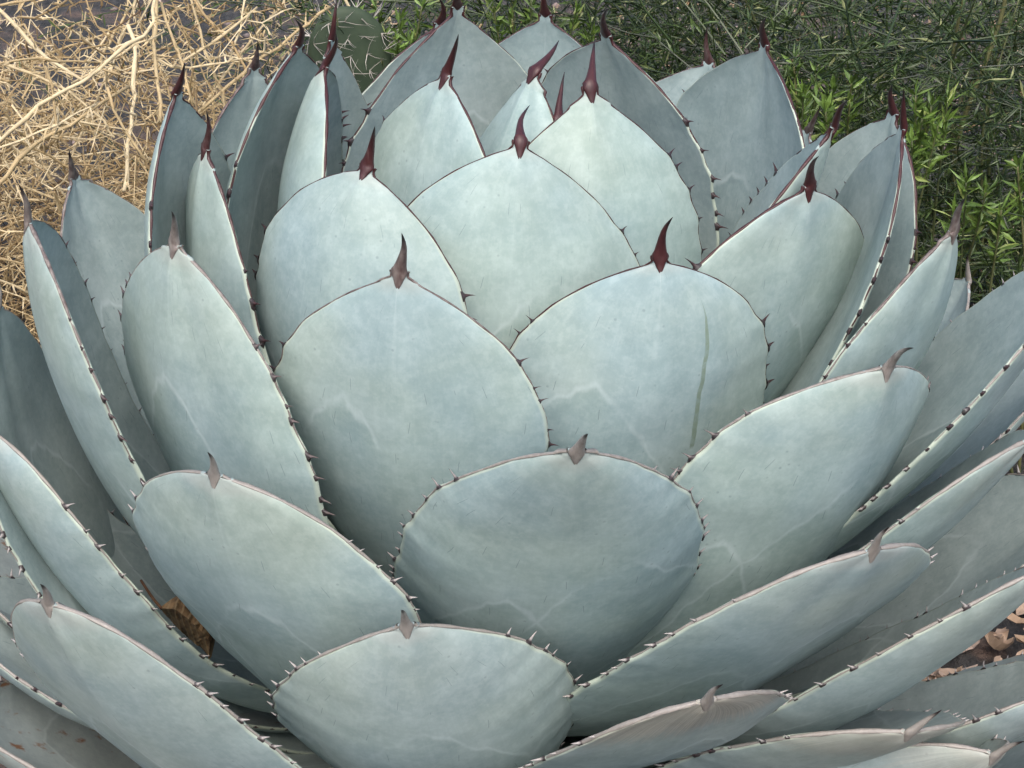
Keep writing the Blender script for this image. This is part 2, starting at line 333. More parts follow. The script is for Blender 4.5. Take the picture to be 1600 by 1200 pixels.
    ('R15', 0.98, (-0.17, 0.0122, 0.3946, -0.1181, 1.014, -0.0095, 0.0873, 0.3193, -0.3598, 0.5454, 2.289, 0.5979, 0.082, 0.52, 0.001), (0.532, -0.095, 0.842), 0.027),
    ('L10', 0.45, (-2.651, 0.1149, 0.4173, 0.6378, 1.381, 0.0009, 0.096, 0.6, 0, 0.55, 2.3, 0.95, 0.0458, 0.52, 0.0079), (-0.174, -0.093, 0.980), 0.033),
]

NS, NU = 96, 21
def leaf_frame(p, s):
    phi, z0, L, e0, e1, bend, W, cup, roll, sm, ta, tb, r0, b0, pk = p
    az = phi + bend * (s - .3); el = e0 + (e1 - e0) * s
    t = np.stack([np.cos(el) * np.cos(az), np.cos(el) * np.sin(az), np.sin(el)], 1)
    c = np.zeros((len(s), 3)); c[0] = [r0 * math.cos(phi), r0 * math.sin(phi), z0]
    ds = L * np.diff(s)[:, None]
    c[1:] = c[0] + np.cumsum((t[1:] + t[:-1]) * .5 * ds, 0)
    l = np.stack([-np.sin(az), np.cos(az), 0 * az], 1)
    n = np.cross(t, l)
    ro = (roll * s)[:, None]
    l2 = l * np.cos(ro) + n * np.sin(ro); n2 = n * np.cos(ro) - l * np.sin(ro)
    sm = min(max(sm, .35), .85)
    x = np.clip(s / sm, 0, 1); x = x * x * (3 - 2 * x); pk = min(max(pk, .001), .06); y = np.clip((s - sm) / (1 - pk - sm), 0, 1)
    b0 = min(max(b0, .25), .9)
    w = W * np.where(s < sm, b0 * (1 - x) + x, np.maximum(1 - y ** max(ta, 1.1), 0) ** min(max(tb, .35), 1.3))
    w2 = .009 * np.clip((1 - s) / (2.2 * pk), 0, 1.2) ** 1.5 * (s > 1 - 2.64 * pk)
    w = np.where(s > sm, (w ** 4 + w2 ** 4) ** .25, w)
    return c, t, l2, n2, w, max(cup, .05)

def smooth_noise(seed):
    r = np.random.default_rng(seed)
    k = r.normal(size=(7, 2)) * np.array([2.2, 5.0]); ph = r.uniform(0, 6.28, 7); a = r.uniform(.3, 1, 7)
    return lambda s, u: sum(a[i] * np.sin(k[i, 0] * u + k[i, 1] * s + ph[i]) for i in range(7)) / 7

def plan_teeth(idx, k, p, f):
    """irregularly spaced teeth along both margins, each on a small swelling of the edge"""
    ss = np.linspace(0, 1, 400); cc, tt, ll, nn, wi, gg = leaf_frame(p, ss)
    plan = {}
    for sgn in (1, -1):
        E_ = cc + ll * (wi * math.sin(gg) / gg * sgn)[:, None] + nn * (wi * (1 - math.cos(gg)) / gg)[:, None]
        arc = np.concatenate([[0], np.cumsum(np.linalg.norm(np.diff(E_, axis=0), axis=1))])
        end = arc[np.searchsorted(ss, .92 if k > .5 else .88)]; pos = arc[np.searchsorted(ss, .22)]; out = []
        while pos < end:
            fr = ss[min(int(np.searchsorted(arc, pos)), 399)]; g_ = min(1, max(0, (fr - .2) / .4))
            size = (.0098 if k < .45 else .0082) * (.35 + .65 * min(1, max(0, (fr - .15) / .4))) * random.uniform(.6, 1.25)
            out.append((fr, size, random.uniform(.0004, .0016) * (.4 + .6 * g_)))
            pos += (.009 + .0075 * g_) * random.uniform(.55, 1.5)
        plan[sgn] = out
    sg_ = .0042 / p[2]
    def bump(sgn, s):
        b = np.zeros_like(s)
        for fr, size, amp in plan[sgn]: b += amp * np.exp(-((s - fr) / sg_) ** 2)
        return b
    bump.teeth = plan
    return bump

def build_leaf(idx, name, k, p, spd, spl):
    # rows packed towards the apex so that the rounded outline is smooth
    q = np.linspace(0, 1, NS)
    s = 1 - (1 - q) ** 1.7
    c, t, l, n, w, g = leaf_frame(p, s)
    w = np.maximum(w, .0042)
    W = p[6]
    u = np.concatenate([[-1], np.linspace(-.984, .984, NU - 2), [1]])
    f = smooth_noise(100 + idx)
    S, Ug = np.meshgrid(s, u, indexing='ij')
    und = f(S * 1.3, Ug * 1.2) * .0085 * np.clip(w / W, 0, 1)[:, None] * np.clip(S * 3, 0, 1)
    f2 = smooth_noise(300 + idx)
    und += f2(S * 4, Ug * 3) * .0020 * np.clip(w / W, 0, 1)[:, None]
    # slightly wavy margin, scalloped between the teeth
    bump = plan_teeth(idx, k, p, f)
    wob = 1 + .012 * np.sin(s * 23 + idx) + .010 * np.sin(s * 51 + 2 * idx) + .006 * np.sin(s * 117 + 3 * idx)
    ww = (w * wob)[:, None]
    lat = ww * np.sin(u * g)[None] / g
    lat = lat + np.abs(u)[None] ** 12 * np.where(u > 0, 1, -1)[None] * np.where((u > 0)[None], bump(1, s)[:, None], bump(-1, s)[:, None])
    dep = ww * (1 - np.cos(u * g))[None] / g + und
    # faint channel towards the spine
    dep = dep - .0025 * np.exp(-(u[None] / .16) ** 2) * np.clip((S - .55) / .4, 0, 1) * np.clip(w / W * 3, 0, 1)[:, None]
    top = c[:, None] + l[:, None] * lat[..., None] + n[:, None] * dep[..., None]
    T = .0026 + ((.015 * (1 - s) ** .8 + .003) * np.clip(w / W, 0, 1))[:, None] * (1 - u ** 2)[None] ** .7
    bot = top - n[:, None] * T[..., None]
    nrm_l = l * np.cos(g) ; 
    def outward(sgn): return l * sgn * math.cos(g) + n * math.sin(g)
    bulge = .0009
    er = (top[:, -1] + bot[:, -1]) / 2 + outward(1) * bulge
    elft = (top[:, 0] + bot[:, 0]) / 2 + outward(-1) * bulge
    ring = np.concatenate([top, er[:, None], bot[:, ::-1], elft[:, None]], 1)     # NU + 1 + NU + 1
    R = ring.shape[1]
    V = ring.reshape(-1, 3)
    F = []
    for i in range(NS - 1):
        for j in range(R):
            a = i * R + j; b = i * R + (j + 1) % R
            F.append((a, b, b + R, a + R))
    F.append(tuple(range((NS - 1) * R, NS * R)))
    F.append(tuple(reversed(range(R))))
    me = mesh("leaf", V, F, M_LEAF)
    ur = np.concatenate([u, [1], u[::-1], [-1]]); sd_ = np.concatenate([np.zeros(NU), [.5], np.ones(NU), [.5]])
    ed = np.concatenate([(np.abs(u) > .999) * .7, [1], (np.abs(u) > .999) * .7, [1]])
    fattr(me, "along", np.repeat(s, R)); fattr(me, "across", np.tile(ur, NS))
    fattr(me, "side", np.tile(sd_, NS)); fattr(me, "edge", (np.clip((.965 - s) / .03, 0, 1)[:, None] * ed[None]).ravel())
    o = obj("leaf", me, agave)
    o["age"] = float(k); o["seed"] = float((idx * 2.37) % 9.1); o["scar"] = 1.0 if name in SCARRED else 0.0; o["rub"] = 1.0 if name == "F6" else 0.0; o["dry"] = {"F9": .9, "F10": .55, "F11": .45}.get(name, 0.0)
    # ---- terminal spine: a tongue on the back of the leaf that rises into a curved point
    t1 = t[-1]; d1 = np.array(spd)
    def chan(si): return -.0025 * min(1, max(0, (si - .55) / .4))
    ax = c[-1] + n[-1] * (-.0016)
    rr = (.0052 if k < .6 else .0047) * random.uniform(.9, 1.1)
    sway = random.uniform(-.07, .07); hook = random.uniform(-.07, .07)
    rows = []
    for (x, rad_) in ((-.34, .02), (-.27, .22), (-.2, .42), (-.12, .62), (-.04, .80), (.03, .80), (.09, .72), (.17, .62), (.27, .52), (.40, .41), (.55, .32), (.70, .235), (.85, .135), (.94, .07), (1.0, .006)):
        if x < 0:
            si = 1 + x * spl / p[2]
            cc, tt, ll, nn, wi, _ = leaf_frame(p, np.linspace(0, si, 24))
            wr = min(max(wi[-1], .0042) / W, 1)
            dpt = f(si * 1.3, 0) * .0085 * wr + f2(si * 4, 0) * .0020 * wr + chan(si) * min(1, wr * 3)
            base = cc[-1] + nn[-1] * (dpt - (.0026 + (.015 * (1 - si) ** .8 + .003) * wr) + .0004)
            lf = min(1, (-x) / .16)
            pos = base * lf + (ax + t1 * spl * x) * (1 - lf)
            dl, dn = ll[-1], nn[-1]; flat = .34 + .3 * (1 - lf)
        else:
            bl_ = .35 * x * (1 - x)
            pos = ax + (t1 * bl_ + d1 * (x - bl_)) * spl
            dl = l[-1]; dn = np.cross(d1, dl); dn /= np.linalg.norm(dn) + 1e-9; dl = np.cross(dn, d1)
            dn = -dn if np.dot(dn, n[-1]) < 0 else dn
            pos = pos + dl * spl * (sway * math.sin(x * 3.1) + hook * max(0, x - .6) * 2) + dn * spl * .05 * math.sin(x * 3.1)
            flat = .60 + .35 * min(1, x * 2.5)
        rows.append((pos, dl * (1 + .22 * math.exp(-(x / .06) ** 2)), dn, rr * rad_, flat, x))
    NV = 10
    V = []; tp = []
    for (pos, dl, dn, r_, flat, x) in rows:
        for j in range(NV):
            a = 2 * math.pi * j / NV
            V.append(pos + dl * math.cos(a) * r_ + dn * math.sin(a) * r_ * flat); tp.append(max(0, x))
    F = [(i * NV + j, i * NV + (j + 1) % NV, (i + 1) * NV + (j + 1) % NV, (i + 1) * NV + j) for i in range(len(rows) - 1) for j in range(NV)]
    me = mesh("terminal_spine", V, F, M_HORN); fattr(me, "tipward", tp)
    sp = obj("terminal_spine", me, o); sp["age"] = float(k)
    # ---- horny margin running down from the spine on both sides
    for sgn in (1, -1):
        s_end = .70 + .1 * random.random() if k < .7 else .62 + .1 * random.random()
        sv = 1 - np.linspace(0, 1, 22) ** 1.5 * (1 - s_end)
        sv_full = np.concatenate([np.linspace(0, s_end, 30)[:-1], sv[::-1]])
        cc, tt, ll, nn, wi, gg = leaf_frame(p, sv_full)
        wi = np.maximum(wi, .0042) * (1 + .012 * np.sin(sv_full * 23 + idx) + .010 * np.sin(sv_full * 51 + 2 * idx) + .006 * np.sin(sv_full * 117 + 3 * idx))
        lat_ = wi * math.sin(gg) / gg + bump(sgn, sv_full); dp = wi * (1 - math.cos(gg)) / gg + f(sv_full * 1.3, 1.2 * sgn) * .0085 * np.clip(wi / W, 0, 1) * np.clip(sv_full * 3, 0, 1)
        E_ = (cc + ll * (lat_ * sgn)[:, None] + nn * (dp - .0013)[:, None])[29 - 1:]
        Ln = ll[28:] * sgn * math.cos(gg) + nn[28:] * math.sin(gg); Nn = nn[28:] * math.cos(gg) - ll[28:] * sgn * math.sin(gg)
        m_ = len(E_); V = []; tp = []
        for i in range(m_):
            h = i / (m_ - 1); o_ = 1.1 if k > .75 else 1.0; ir = 1 + .25 * math.sin(i * 1.9 + idx); r1 = (.0003 + .0010 * h ** 1.1) * o_ * ir; r2 = (.0004 + .0011 * h ** 1.0) * o_ * ir
            for j in range(6):
                a = 2 * math.pi * j / 6
                V.append(E_[i] + Ln[i] * (math.cos(a) * r1 + .0005) + Nn[i] * math.sin(a) * r2); tp.append(0)
        F = [(i * 6 + j, i * 6 + (j + 1) % 6, (i + 1) * 6 + (j + 1) % 6, (i + 1) * 6 + j) for i in range(m_ - 1) for j in range(6)]
        me = mesh("horny_margin", V, F, M_HORN); fattr(me, "tipward", tp)
        hm = obj("horny_margin", me, o); hm["age"] = float(k) 
    # ---- marginal teeth on their bumps
    ss = np.linspace(0, 1, 400)
    cc, tt, ll, nn, wi, gg = leaf_frame(p, ss)
    wi = wi * (1 + .012 * np.sin(ss * 23 + idx) + .010 * np.sin(ss * 51 + 2 * idx) + .006 * np.sin(ss * 117 + 3 * idx))
    for sgn in (1, -1):
        lat_ = wi * math.sin(gg) / gg + bump(sgn, ss); dp = wi * (1 - math.cos(gg)) / gg + f(ss * 1.3, 1.2 * sgn) * .0085 * np.clip(wi / W, 0, 1) * np.clip(ss * 3, 0, 1)
        E_ = cc + ll * (lat_ * sgn)[:, None] + nn * (dp - .0013)[:, None]
        for (fr, size, amp) in bump.teeth[sgn]:
            i = min(max(int(round(fr * 399)), 3), 395)
            ta = E_[i + 3] - E_[i - 3]; ta /= np.linalg.norm(ta)
            lo = ll[i] * sgn * math.cos(gg) + nn[i] * math.sin(gg); lo -= ta * lo.dot(ta); lo /= np.linalg.norm(lo)
            TEETH.append((o, k, E_[i], ta, lo, size))
    return o

SCARRED = {'F15', 'F17'}
TEETH = []
agave = bpy.data.objects.new("agave_plant", None)
col.objects.link(agave)
tag(agave, "large blue-grey agave rosette of broad cupped leaves with dark red tip spines", "agave")
LEAF_OBJ = [build_leaf(i, *row) for i, row in enumerate(LEAVES)]

# short thick stem that carries the leaves
def lathe(name, prof, mat, parent=None, nv=24):
    V = [(r * math.cos(2 * math.pi * j / nv), r * math.sin(2 * math.pi * j / nv), z) for (r, z) in prof for j in range(nv)]
    F = [(i * nv + j, i * nv + (j + 1) % nv, (i + 1) * nv + (j + 1) % nv, (i + 1) * nv + j) for i in range(len(prof) - 1) for j in range(nv)]
    return obj(name, mesh(name, V, F, mat), parent)
M_STEM = mat_simple("stem_fibre", (.05, .035, .022), (.12, .085, .05), 60, .9, .6, .004, (1, 1, .2))
lathe("stem", [(.001, -.03), (.095, -.03), (.1, .03), (.085, .09), (.06, .16), (.04, .22), (.02, .28), (.001, .34)], M_STEM, agave)

# ---- teeth: the best visible ones singly, the others joined
def tooth_shape():
    # x along the margin, y outwards, z across the leaf; unit height 1
    rows = [((0, -.06), .62, .17), ((0, .07), .42, .16), ((-.02, .22), .15, .10), ((-.05, .5), .075, .065), ((-.13, .8), .035, .035), ((-.22, 1.0), .004, .004)]
    V = []; T = []
    for (cx, cy), rx, rz in rows:
        for j in range(6):
            a = 2 * math.pi * j / 6
            V.append((cx + rx * math.cos(a), cy, rz * math.sin(a))); T.append(.45 + .5 * max(cy, 0))
    F = [(i * 6 + j, i * 6 + (j + 1) % 6, (i + 1) * 6 + (j + 1) % 6, (i + 1) * 6 + j) for i in range(5) for j in range(6)]
    return np.array(V), F, T
def mat_tooth():
    g = NT("tooth_horn")
    age = g.attr("age", 'OBJECT').outputs["Fac"]; t = g.attr("tipward").outputs["Fac"]
    n = g.noise(g.coord(), 3.0, 3, .6)
    cone = g.mix(g.ramp(age, .48, .72), g.mix(n, (.022, .012, .014), (.07, .028, .028)), g.mix(n, (.22, .19, .18), (.46, .43, .40)))
    c = g.mix(g.ramp(t, .50, .60), g.mix(n, (.018, .013, .014), (.06, .045, .045)), cone)
    c = g.mix(g.ramp(t, .84, .95), c, (.02, .012, .012))
    g.l(c, g.b.inputs["Base Color"]); g.b.inputs["Roughness"].default_value = .45
    return g.m
M_TOOTH = mat_tooth()
TV, TF, TT = tooth_shape()
tooth_me = mesh("tooth", TV, TF, M_TOOTH); fattr(tooth_me, "tipward", TT)

def bvh_of(objs):
    V = []; F = []
    for o in objs:
        b = len(V); V += [v.co.copy() for v in o.data.vertices]; F += [tuple(b + i for i in p.vertices) for p in o.data.polygons]
    return BVHTree.FromPolygons(V, F)
BVH = bvh_of(LEAF_OBJ)
FPX = cd.lens / 36 * 1600
RP = cam.rotation_euler.to_matrix()
def pix(P):
    q = RP.transposed() @ (Vector(P) - CAM)
    return 800 + FPX * q.x / -q.z, 600 - FPX * q.y / -q.z, -q.z
def seen(P):
    d = Vector(P) - CAM; L = d.length
    h = BVH.ray_cast(CAM, d / L, L - .0015)
    return h[0] is None
rank = []
for i, (o, k, P, ta, lo, size) in enumerate(TEETH):
    tip = P + lo * size
    x, y, z = pix(tip)
    inn = -5 < x < 1605 and -5 < y < 1205
    a = pix(P); px = math.hypot(a[0] - x, a[1] - y) + 3
    vis = inn and (seen(tip) or seen(P + lo * size * .5))
    rank.append((px if vis else 0, i))
rank.sort(reverse=True)
single = [i for v, i in rank[:300] if v > 0]
rest = [i for v, i in rank if i not in set(single)]
def tooth_matrix(P, ta, lo, size, flip):
    z = np.cross(ta, lo)
    h = size * random.uniform(.6, 1.0)
    m = Matrix(((ta[0] * size * .72, lo[0] * h, z[0] * size, P[0]), (ta[1] * size * .72, lo[1] * h, z[1] * size, P[1]), (ta[2] * size * .72, lo[2] * h, z[2] * size, P[2]), (0, 0, 0, 1)))
    return m
for i in single:
    o, k, P, ta, lo, size = TEETH[i]
    t_ = obj("tooth", tooth_me, o); t_.matrix_local = tooth_matrix(P, ta, lo, size, 1); t_["age"] = float(k)
V = []; F = []; T = []
for i in rest:
    o, k, P, ta, lo, size = TEETH[i]
    m = tooth_matrix(P, ta, lo, size, 1); b = len(V)
    V += [m @ Vector(v) for v in TV]; F += [tuple(b + j for j in f) for f in TF]; T += TT
me = mesh("small_teeth", V, F, M_TOOTH); fattr(me, "tipward", T)
tag(obj("small_teeth", me, agave), kind="stuff")["age"] = .4

# ------------------------------------------------------------------ ground
def mat_ground():
    g = NT("dark_soil_and_grit")
    P = g.coord()
    a = g.noise(P, 2.2, 4, .6); b = g.noise(g.vmul(P, (1, .6, 1)), 46, 5, .7); c = g.noise(P, 9, 3, .6)
    col_ = g.mix(g.ramp(b, .3, .72), (.015, .0145, .014), (.06, .057, .054))
    col_ = g.mix(g.math('MULTIPLY', g.ramp(c, .5, .68), .75), col_, (.13, .088, .07))
    col_ = g.mix(g.math('MULTIPLY', g.ramp(a, .52, .7), .6), col_, (.10, .065, .045))
    g.l(col_, g.b.inputs["Base Color"]); g.b.inputs["Roughness"].default_value = .92
    g.l(g.bump(g.math('ADD', b, c), .9, .02), g.b.inputs["Normal"])
    return g.m
n = 90
xs = np.concatenate([np.linspace(-60, -2.6, 10), np.linspace(-2.4, 2.4, n), np.linspace(2.6, 60, 10)])
ys = np.concatenate([np.linspace(-60, -1.6, 10), np.linspace(-1.5, 4.5, n), np.linspace(4.8, 90, 10)])
X, Y = np.meshgrid(xs, ys, indexing='ij')
Z = .014 * np.sin(X * 5.1 + 1) * np.cos(Y * 4.3) + .02 * np.sin(X * 1.7 + Y * 1.1) - .02
near = np.clip(1 - np.hypot(X, Y - .6) / 4, 0, 1)
Z = Z * np.where(np.hypot(X, Y) < 5, 1, .4)
V = np.stack([X, Y, Z], -1).reshape(-1, 3); m_ = len(ys)
F = [(i * m_ + j, (i + 1) * m_ + j, (i + 1) * m_ + j + 1, i * m_ + j + 1) for i in range(len(xs) - 1) for j in range(m_ - 1)]
ground = tag(obj("ground", mesh("ground", V, F, mat_ground())), "dark gritty soil around the agave", None, kind="structure")
def gz(x, y): return .014 * math.sin(x * 5.1 + 1) * math.cos(y * 4.3) + .02 * math.sin(x * 1.7 + y * 1.1) - .02

# ------------------------------------------------------------------ scattered litter and gravel
def mat_rnd(name, stops, rough=.85):
    g = NT(name)
    r = g.attr("rnd").outputs["Fac"]
    x = g.n("ShaderNodeValToRGB"); x.color_ramp.interpolation = 'LINEAR'
    e = x.color_ramp.elements
    e[0].position = 0; e[0].color = (*stops[0], 1); e[1].position = 1; e[1].color = (*stops[-1], 1)
    for i, c in enumerate(stops[1:-1]):
        k = e.new((i + 1) / (len(stops) - 1)); k.color = (*c, 1)
    g.l(r, x.inputs[0])
    n_ = g.noise(g.coord(), 120, 3, .6)
    g.l(g.mix(g.ramp(n_, .3, .7, 0, .4), x.outputs[0], g.mix(1.0, x.outputs[0], (.5, .5, .5), 'MULTIPLY')), g.b.inputs["Base Color"])
    g.b.inputs["Roughness"].default_value = rough
    g.l(g.bump(n_, .4, .002), g.b.inputs["Normal"])
    return g.m

def build_multi(name, parts, mat, parent=None, smooth=False):
    """parts: list of (verts Nx3, faces, rnd)"""
    V = []; F = []; R = []; b = 0
    for v, f, r in parts:
        V.append(v); F += [tuple(b + i for i in q) for q in f]; R += [r] * len(v); b += len(v)
    me = mesh(name, np.concatenate(V), F, mat, smooth); fattr(me, "rnd", R)
    return obj(name, me, parent)

def basis(d):
    d = np.asarray(d, float); d = d / (np.linalg.norm(d) + 1e-9)
    a = np.array([0, 0, 1.]) if abs(d[2]) < .9 else np.array([1., 0, 0])
    x = np.cross(a, d); x /= np.linalg.norm(x); return x, np.cross(d, x), d

ico_v = []
def pebble(r):
    # squashed, dented octa-sphere
    vs = np.array([(1, 0, 0), (-1, 0, 0), (0, 1, 0), (0, -1, 0), (0, 0, 1), (0, 0, -1), (.6, .6, .5), (-.6, .6, .5), (.6, -.6, .5), (-.6, -.6, .5), (.6, .6, -.5), (-.6, .6, -.5), (.6, -.6, -.5), (-.6, -.6, -.5)], float)
    fs = [(0, 6, 4, 8), (2, 7, 4, 6), (1, 9, 4, 7), (3, 8, 4, 9), (0, 12, 5, 10), (2, 10, 5, 11), (1, 11, 5, 13), (3, 13, 5, 12), (0, 10, 2, 6), (2, 11, 1, 7), (1, 13, 3, 9), (3, 12, 0, 8)]
    vs = vs * (1 + rng.normal(size=(14, 1)) * .12) * np.array([1, rng.uniform(.6, 1), rng.uniform(.45, .8)]) * r
    a = rng.uniform(0, 6.28); c, s = math.cos(a), math.sin(a)
    return vs @ np.array([[c, s, 0], [-s, c, 0], [0, 0, 1]]), fs

def curled_leaf(L, w, curl):
    n = 5; V = []; F = []
    for i in range(n + 1):
        t = i / n; ww = w * math.sin(math.pi * min(1, t * .92 + .06)) ** .8
        z = curl * L * (t - .5) ** 2 * 2
        V += [(L * (t - .5), -ww, z + curl * w * .9), (L * (t - .5), 0, z), (L * (t - .5), ww, z + curl * w * .7)]
    for i in range(n):
        for j in range(2):
            a = i * 3 + j; F.append((a, a + 1, a + 4, a + 3))
    return np.array(V), F

def rot_rand(v, tilt=.6):
    m = np.array((Matrix.Rotation(rng.uniform(0, 6.28), 3, 'Z') @ Matrix.Rotation(rng.normal() * tilt, 3, 'X') @ Matrix.Rotation(rng.normal() * tilt, 3, 'Y')))
    return v @ m.T

parts = []
for _ in range(2600):
    x = rng.uniform(-1.7, 1.9); y = rng.uniform(-.2, 3.2)
    if math.hypot(x, y) < .12: continue
    if x < .1 and y > .9 and rng.random() < .85: continue
    v, f = curled_leaf(rng.uniform(.012, .04), rng.uniform(.003, .009), rng.uniform(.1, .9))
    parts.append((rot_rand(v) + np.array([x, y, gz(x, y) + .006 + rng.random() * .012]), f, rng.random()))
for _ in range(420):      # thick drift of litter at the foot of the agave on the right
    x = rng.uniform(.22, .75); y = rng.uniform(-.05, .4)
    v, f = curled_leaf(rng.uniform(.02, .05), rng.uniform(.006, .013), rng.uniform(.1, .8))
    parts.append((rot_rand(v, .5) + np.array([x, y, gz(x, y) + .006 + rng.random() * .03]), f, .62 + .38 * rng.random()))
M_LITTER = mat_rnd("dry_litter", [(.07, .04, .025), (.16, .095, .05), (.28, .18, .10), (.44, .32, .23), (.56, .44, .36)])
tag(build_multi("leaf_litter", parts, M_LITTER), "scattered dry brown leaf litter on the soil", "litter", kind="stuff")
parts = []
for _ in range(1500):
    x = rng.uniform(-1.8, 2.0); y = rng.uniform(-.3, 3.4)
    if x < .1 and y > .5 and rng.random() < .75: continue
    v, f = pebble(rng.choice([.005, .008, .012, .018], p=[.45, .35, .17, .03]))
    parts.append((v + np.array([x, y, gz(x, y) + .002]), f, rng.random()))
M_GRAVEL = mat_rnd("gravel", [(.10, .09, .09), (.20, .16, .15), (.33, .24, .21), (.40, .31, .28)])
tag(build_multi("gravel", parts, M_GRAVEL, smooth=True), "pinkish grey gravel strewn over the soil", "gravel", kind="stuff")

# ------------------------------------------------------------------ tubes for stems and twigs
def resample(pts, step):
    pts = np.asarray(pts, float)
    # Catmull-Rom
    P = np.concatenate([[2 * pts[0] - pts[1]], pts, [2 * pts[-1] - pts[-2]]]); out = []
    for i in range(1, len(P) - 2):
        n_ = max(2, int(np.linalg.norm(P[i + 1] - P[i]) / step))
        for t in np.linspace(0, 1, n_, endpoint=False):
            out.append(.5 * ((2 * P[i]) + (-P[i - 1] + P[i + 1]) * t + (2 * P[i - 1] - 5 * P[i] + 4 * P[i + 1] - P[i + 2]) * t * t + (-P[i - 1] + 3 * P[i] - 3 * P[i + 1] + P[i + 2]) * t ** 3))
    out.append(pts[-1]); return np.array(out)

def tube(path, r0, r1, nv=6, knots=0.0):
    path = np.asarray(path, float); n_ = len(path)
    tg = np.gradient(path, axis=0); V = []
    x, y, _ = basis(tg[0])
    for i in range(n_):
        d = tg[i] / (np.linalg.norm(tg[i]) + 1e-9)
        x = x - d * x.dot(d); x /= np.linalg.norm(x) + 1e-9; y = np.cross(d, x)
        r = r0 + (r1 - r0) * i / (n_ - 1)
        if knots: r *= 1 + knots * (1 if i % 7 == 3 else 0) + rng.normal() * .05
        for j in range(nv):
            a = 2 * math.pi * j / nv; V.append(path[i] + (x * math.cos(a) + y * math.sin(a)) * r)
    F = [(i * nv + j, i * nv + (j + 1) % nv, (i + 1) * nv + (j + 1) % nv, (i + 1) * nv + j) for i in range(n_ - 1) for j in range(nv)]
    F.append(tuple(reversed(range(nv)))); F.append(tuple(range((n_ - 1) * nv, n_ * nv)))
    return np.array(V), F

def spike(p, d, L, r, bend):
    x, y, d = basis(d); k = 3; V = []
    side = x * math.cos(bend * 9) + y * math.sin(bend * 9)
    pts = [p, p + d * L * .5 + side * L * .08, p + d * L + side * L * .3]
    for i, (q, rr) in enumerate(zip(pts, (r, r * .7, r * .08))):
        for j in range(k):
            a = 2 * math.pi * j / k; V.append(q + (x * math.cos(a) + y * math.sin(a)) * rr)
    F = [(i * k + j, i * k + (j + 1) % k, (i + 1) * k + (j + 1) % k, (i + 1) * k + j) for i in range(2) for j in range(k)]
    return np.array(V), F

def unit(a): return a / (np.linalg.norm(a, axis=1)[:, None] + 1e-9)
def frames(D):
    D = unit(D); a = np.where(np.abs(D[:, 2:3]) < .9, np.array([[0, 0, 1.]]), np.array([[1., 0, 0]]))
    X = unit(np.cross(a, D)); return X, np.cross(D, X), D
def batch(name, groups, mat, parent, smooth=False):
    """groups: list of (verts, faces array, rnd array) already joined"""
    V = []; F = []; R = []; b = 0
    for v, f, r in groups:
        V.append(v); F += [tuple(q) for q in (np.asarray(f) + b).tolist()]; R.append(r); b += len(v)
    me = bpy.data.meshes.new(name); me.from_pydata(np.concatenate(V).tolist(), [], F); me.materials.append(mat)
    if smooth: me.polygons.foreach_set("use_smooth", [True] * len(me.polygons))
    me.update(); fattr(me, "rnd", np.concatenate(R)); return obj(name, me, parent)
def spikes(P, D, L, r, tone):
    P = np.asarray(P); n_ = len(P); X, Y, D = frames(np.asarray(D)); L = np.asarray(L)[:, None]; r = np.asarray(r)[:, None]
    a = rng.uniform(0, 6.28, n_)[:, None]; S_ = X * np.cos(a) + Y * np.sin(a)
    rows = [(P, r), (P + D * L * .5 + S_ * L * .08, r * .7), (P + D * L + S_ * L * .3, r * .08)]
    V = np.stack([q + (X * math.cos(2.0944 * j) + Y * math.sin(2.0944 * j)) * w for q, w in rows for j in range(3)], 1).reshape(-1, 3)
    f = np.array([(i * 3 + j, i * 3 + (j + 1) % 3, (i + 1) * 3 + (j + 1) % 3, (i + 1) * 3 + j) for i in range(2) for j in range(3)])
    F = (f[None] + (np.arange(n_) * 9)[:, None, None]).reshape(-1, 4)
    return V, F, np.repeat(np.asarray(tone), 9)
def leaflets(P, D, L, w, up):
    P = np.asarray(P); n_ = len(P); X, Y, D = frames(np.asarray(D)); L = np.asarray(L)[:, None]; w = np.asarray(w)[:, None]; up = np.asarray(up)[:, None]
    a = rng.uniform(0, 6.28, n_)[:, None]; sx = X * np.cos(a) + Y * np.sin(a); sy = np.cross(D, sx)
    V = np.stack([P, P + D * L * .45 + sx * w + sy * w * .35, P + D * L + sy * L * up, P + D * L * .45 - sx * w + sy * w * .35, P + D * L * .5], 1).reshape(-1, 3)
    f = np.array([(0, 1, 4), (1, 2, 4), (2, 3, 4), (3, 0, 4)])
    return V, (f[None] + (np.arange(n_) * 5)[:, None, None]).reshape(-1, 3), np.repeat(rng.random(n_), 5)

